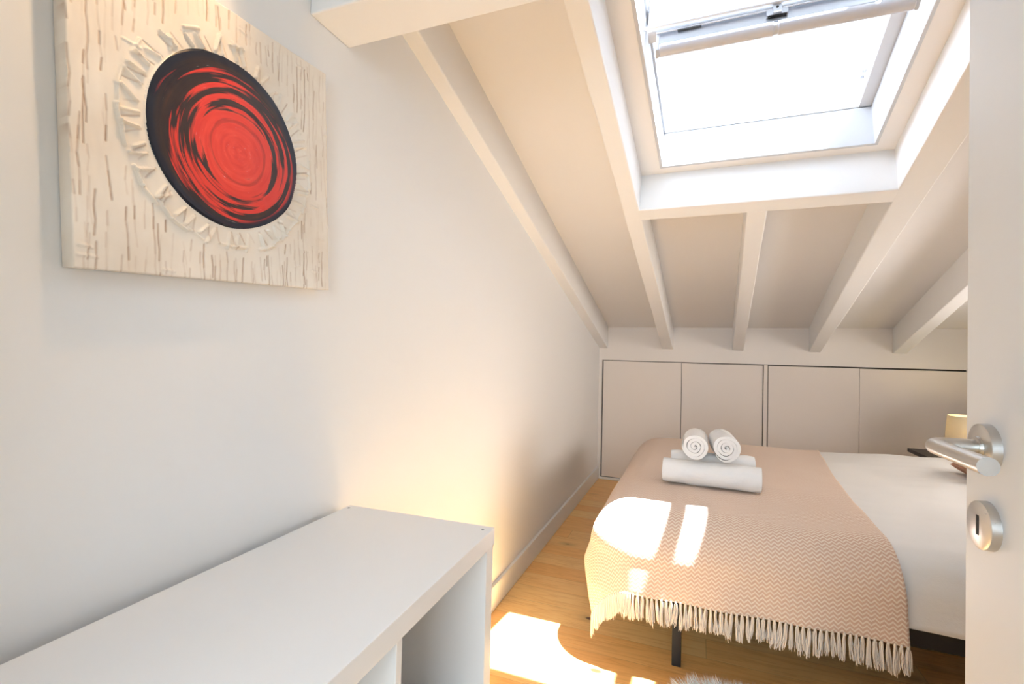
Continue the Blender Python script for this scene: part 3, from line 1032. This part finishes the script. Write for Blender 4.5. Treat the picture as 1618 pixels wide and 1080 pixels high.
# ------------------------------------------------------------------ towels
def towel_roll(name, length, rad, turns, thick, label, loc, rz, seed, flat=1.0, squash=1.0, cuts=26, group=None, rise=0.0):
    """spiral roll lying along local X, base at z=0"""
    rnd = random.Random(seed)
    nseg = int(turns*36)
    prof_o, prof_i = [], []
    r_in = 0.006
    th0 = rnd.uniform(0, 6)
    for i in range(nseg+1):
        u = i/nseg
        th = 2*pi*turns*u
        r = r_in + (rad-r_in)*(u**0.93)
        rn = r*(1+0.03*sin(3*th/1.0+seed)*u)
        jt = 0.0030*noise.noise(Vector((th*0.45, seed, 0)))*(0.4+u)
        pt = (rad-r_in)/turns
        tt = max(0.0, (u-0.90)/0.10)**2
        prof_o.append((rn+jt-pt*0.85*tt, th+th0))
        prof_i.append((max(0.001, rn+jt-pt*(0.88+0.09*noise.noise(Vector((th*0.7, seed, 3))))), th+th0))
    v, f = [], []
    prof = [(r*cos(t), r*sin(t)) for r, t in prof_o] + [(r*cos(t), r*sin(t)) for r, t in reversed(prof_i)]
    m = len(prof)
    half = nseg+1
    for c in range(cuts+1):
        x = -length/2 + length*c/cuts
        uc = c/cuts
        for k, (a, b) in enumerate(prof):
            ii = k if k < half else (2*half-1-k)
            u = ii/nseg
            tele = 0.006*noise.noise(Vector((u*9, seed, 5))) + rise*(1-u)
            xx = x + tele*(1 if c in (0, cuts) else 0)*(-1 if c == 0 else 1)
            wv = 1+0.07*noise.noise(Vector((x*16, a*20, b*20+seed)))
            endp = 1-0.03*max(0, abs(uc-0.5)*2-0.85)/0.15
            zz = b*wv*endp*squash
            v.append((xx, a*wv*endp*flat, zz))
    zmin = min(p[2] for p in v)
    v = [(a, b, c-zmin) for a, b, c in v]
    for c in range(cuts):
        for k in range(m):
            k2 = (k+1) % m
            f.append((c*m+k, c*m+k2, (c+1)*m+k2, (c+1)*m+k))
    # end faces as strips
    for c, flip in ((0, False), (cuts, True)):
        for i in range(nseg):
            a, b_, c2, d_ = i, i+1, m-2-i, m-1-i
            q = (c*m+a, c*m+b_, c*m+c2, c*m+d_)
            f.append(q if flip else q[::-1])
    o = mesh_obj(name, v, f, TOWEL, smooth=True, bevel=0.0015, segs=2)
    o.data.set_sharp_from_angle(angle=radians(55))
    o.location = loc
    o.rotation_euler = (0, 0, rz)
    return tag(o, label, 'towel', group)

TZ = ZT + 0.015 + relief(0.9, 2.42)
towel_roll('bath_towel', 0.415, 0.064, 4.0, 0.012, 'large white rolled bath towel at the front of the towel stack', (0.912, 2.405, TZ), radians(-3), 2, flat=1.08, squash=0.98)
towel_roll('bath_towel', 0.375, 0.065, 4.0, 0.012, 'large white rolled bath towel lying behind the front one, under two small rolls', (0.920, 2.556, TZ+0.010), radians(1.0), 5, flat=1.05, squash=1.0)
towel_roll('hand_towel', 0.235, 0.0665, 3.6, 0.012, 'small rolled white towel on top of the stack, left one', (0.843, 2.478, TZ+0.121), radians(90), 9, squash=1.0, rise=-0.006)
towel_roll('hand_towel', 0.235, 0.0675, 3.8, 0.012, 'small rolled white towel on top of the stack, right one', (0.966, 2.480, TZ+0.121), radians(94), 14, squash=0.98, rise=-0.006)

# ------------------------------------------------------------------ bedside table, lamp, cushion
ns = thing('bedside_table', (2.50, 4.02, 0), 'small dark bedside table between the bed and the knee wall', 'bedside table')
MB().box(-0.235, 0.215, -0.16, 0.24, 0.505, 0.530).build('table_top', DARKW, ns, bevel=0.003)
for sx in (-1, 1):
    for sy in (-1, 1):
        MB().tube([(sx*0.18, sy*0.165, 0), (sx*0.17, sy*0.155, 0.506)], [0.010, 0.014], 12).build('leg', DARKW, ns)
MB().box(-0.19, 0.19, -0.18, 0.18, 0.20, 0.215).build('lower_shelf', DARKW, ns, bevel=0.002)

lm = thing('table_lamp', (2.505, 4.02, 0.530), 'small bedside lamp with a cream drum shade, behind the door handle', 'lamp')
MB().lathe([(0.0, 0.0), (0.052, 0.0), (0.056, 0.008), (0.045, 0.02), (0.038, 0.05), (0.030, 0.085), (0.012, 0.10), (0.010, 0.135), (0.0, 0.135)], (0, 0, 0)).build('lamp_base', CERAM, lm, smooth=True)
MB().lathe([(0.112, 0.112), (0.100, 0.272), (0.0985, 0.272), (0.1105, 0.112)], (0, 0, 0), n=48).build('lamp_shade', SHADE, lm, smooth=True)
m_l, nt_, b_ = new_mat('lamp_bulb_glow', (1, 0.9, 0.7), 0.4)
b_.inputs['Emission Color'].default_value = (1.0, 0.80, 0.45, 1)
b_.inputs['Emission Strength'].default_value = 4.0
MB().lathe([(0.0, 0.135), (0.014, 0.137), (0.026, 0.170), (0.020, 0.195), (0.0, 0.205)], (0, 0, 0), n=20).build('bulb', m_l, lm, smooth=True)
pl_ = bpy.data.lights.new('lamp_light', 'POINT')
pl_.energy = 1.6
pl_.color = (1.0, 0.86, 0.50)
pl_.shadow_soft_size = 0.03
plo = bpy.data.objects.new('lamp_light', pl_)
COL.objects.link(plo)
plo.location = (2.505, 4.02, 0.530+0.235)

def cushion(name, loc, sx, sy, h, mat, label, rz=0):
    n = 26
    v, f = [], []
    def P(i, j, sgn):
        a, b = 2*i/n-1, 2*j/n-1
        ea = (1-abs(a)**2.6); eb = (1-abs(b)**2.6)
        pinch = 1-0.10*(1-abs(a)**2)*abs(b)**4
        pinch2 = 1-0.10*(1-abs(b)**2)*abs(a)**4
        zz = sgn*h/2*(max(0, ea*eb))**0.42
        return (a*sx/2*pinch2, b*sy/2*pinch, zz + 0.004*noise.noise(Vector((a*3, b*3, sgn))))
    for sgn in (1, -1):
        for j in range(n+1):
            for i in range(n+1):
                v.append(P(i, j, sgn))
    m = (n+1)*(n+1)
    for j in range(n):
        for i in range(n):
            a = j*(n+1)+i
            f.append((a, a+1, a+n+2, a+n+1))
            f.append((m+a, m+a+n+1, m+a+n+2, m+a+1))
    o = mesh_obj(name, v, f, mat, smooth=True)
    o.location = loc
    o.rotation_euler = (0, 0, rz)
    return tag(o, label, 'cushion')
cushion('cushion', (2.305, 3.06, ZT+0.078), 0.42, 0.30, 0.10, CUSH, 'terracotta brown cushion on the white duvet beside the open door', radians(4))

# ------------------------------------------------------------------ sheepskin
def sheepskin():
    root = thing('sheepskin_rug', (1.035, 1.43, 0), 'fluffy white sheepskin rug on the floorboards beside the bed', 'rug')
    def edge(a): return 1 + 0.07*sin(3*a+0.5) + 0.05*sin(5*a+2)
    A, B = 0.30, 0.455
    n = 60
    m = MB()
    v, f = [], []
    v.append(Vector((0, 0, 0.014)))
    for k in range(n):
        a = 2*pi*k/n
        v.append(Vector((A*edge(a)*cos(a)*0.95, B*edge(a)*sin(a)*0.95, 0.010)))
    for k in range(n):
        a = 2*pi*k/n
        v.append(Vector((A*edge(a)*cos(a)*0.96, B*edge(a)*sin(a)*0.96, 0.0)))
    for k in range(n):
        k2 = (k+1) % n
        f.append((0, 1+k, 1+k2)); f.append((1+k, 1+n+k, 1+n+k2, 1+k2))
    f.append(tuple(1+n+k for k in range(n-1, -1, -1)))
    mesh_obj('hide', v, f, FUR, root)
    rnd = random.Random(11)
    v, f = [], []
    for i in range(15000):
        a = rnd.uniform(0, 2*pi)
        q = sqrt(rnd.random())
        if i % 3 == 0:
            a = rnd.uniform(0.1*pi, 0.9*pi); q = rnd.uniform(0.75, 1)
        x, y = A*edge(a)*cos(a)*q*0.97, B*edge(a)*sin(a)*q*0.97
        cl = noise.noise(Vector((x*22, y*22, 0)))
        cl2 = noise.noise(Vector((x*22, y*22, 9)))
        L = rnd.uniform(0.035, 0.062)
        ox = cos(a)*q**3*0.9 + cl*0.9 + rnd.uniform(-.3, .3)
        oy = sin(a)*q**3*0.9 + cl2*0.9 + rnd.uniform(-.3, .3)
        base = Vector((x, y, 0.008))
        d1 = Vector((ox*0.4, oy*0.4, 1)).normalized()
        d2 = Vector((ox*1.1, oy*1.1, 0.55)).normalized()
        p1 = base + d1*L*0.5
        p2 = p1 + d2*L*0.5
        p2.z = max(p2.z, 0.004)
        sd_ = Vector((-d1.y, d1.x, 0))
        if sd_.length < 1e-4: sd_ = Vector((1, 0, 0))
        sd_ = Matrix.Rotation(rnd.uniform(0, pi), 3, 'Z') @ sd_.normalized()
        wd = 0.0011
        b = len(v)
        v += [base-sd_*wd, base+sd_*wd, p1+sd_*wd*0.8, p1-sd_*wd*0.8, p2]
        f += [(b, b+1, b+2, b+3), (b+3, b+2, b+4)]
    fo = mesh_obj('wool', v, f, FUR, root)
    fo['kind'] = 'stuff'
sheepskin()
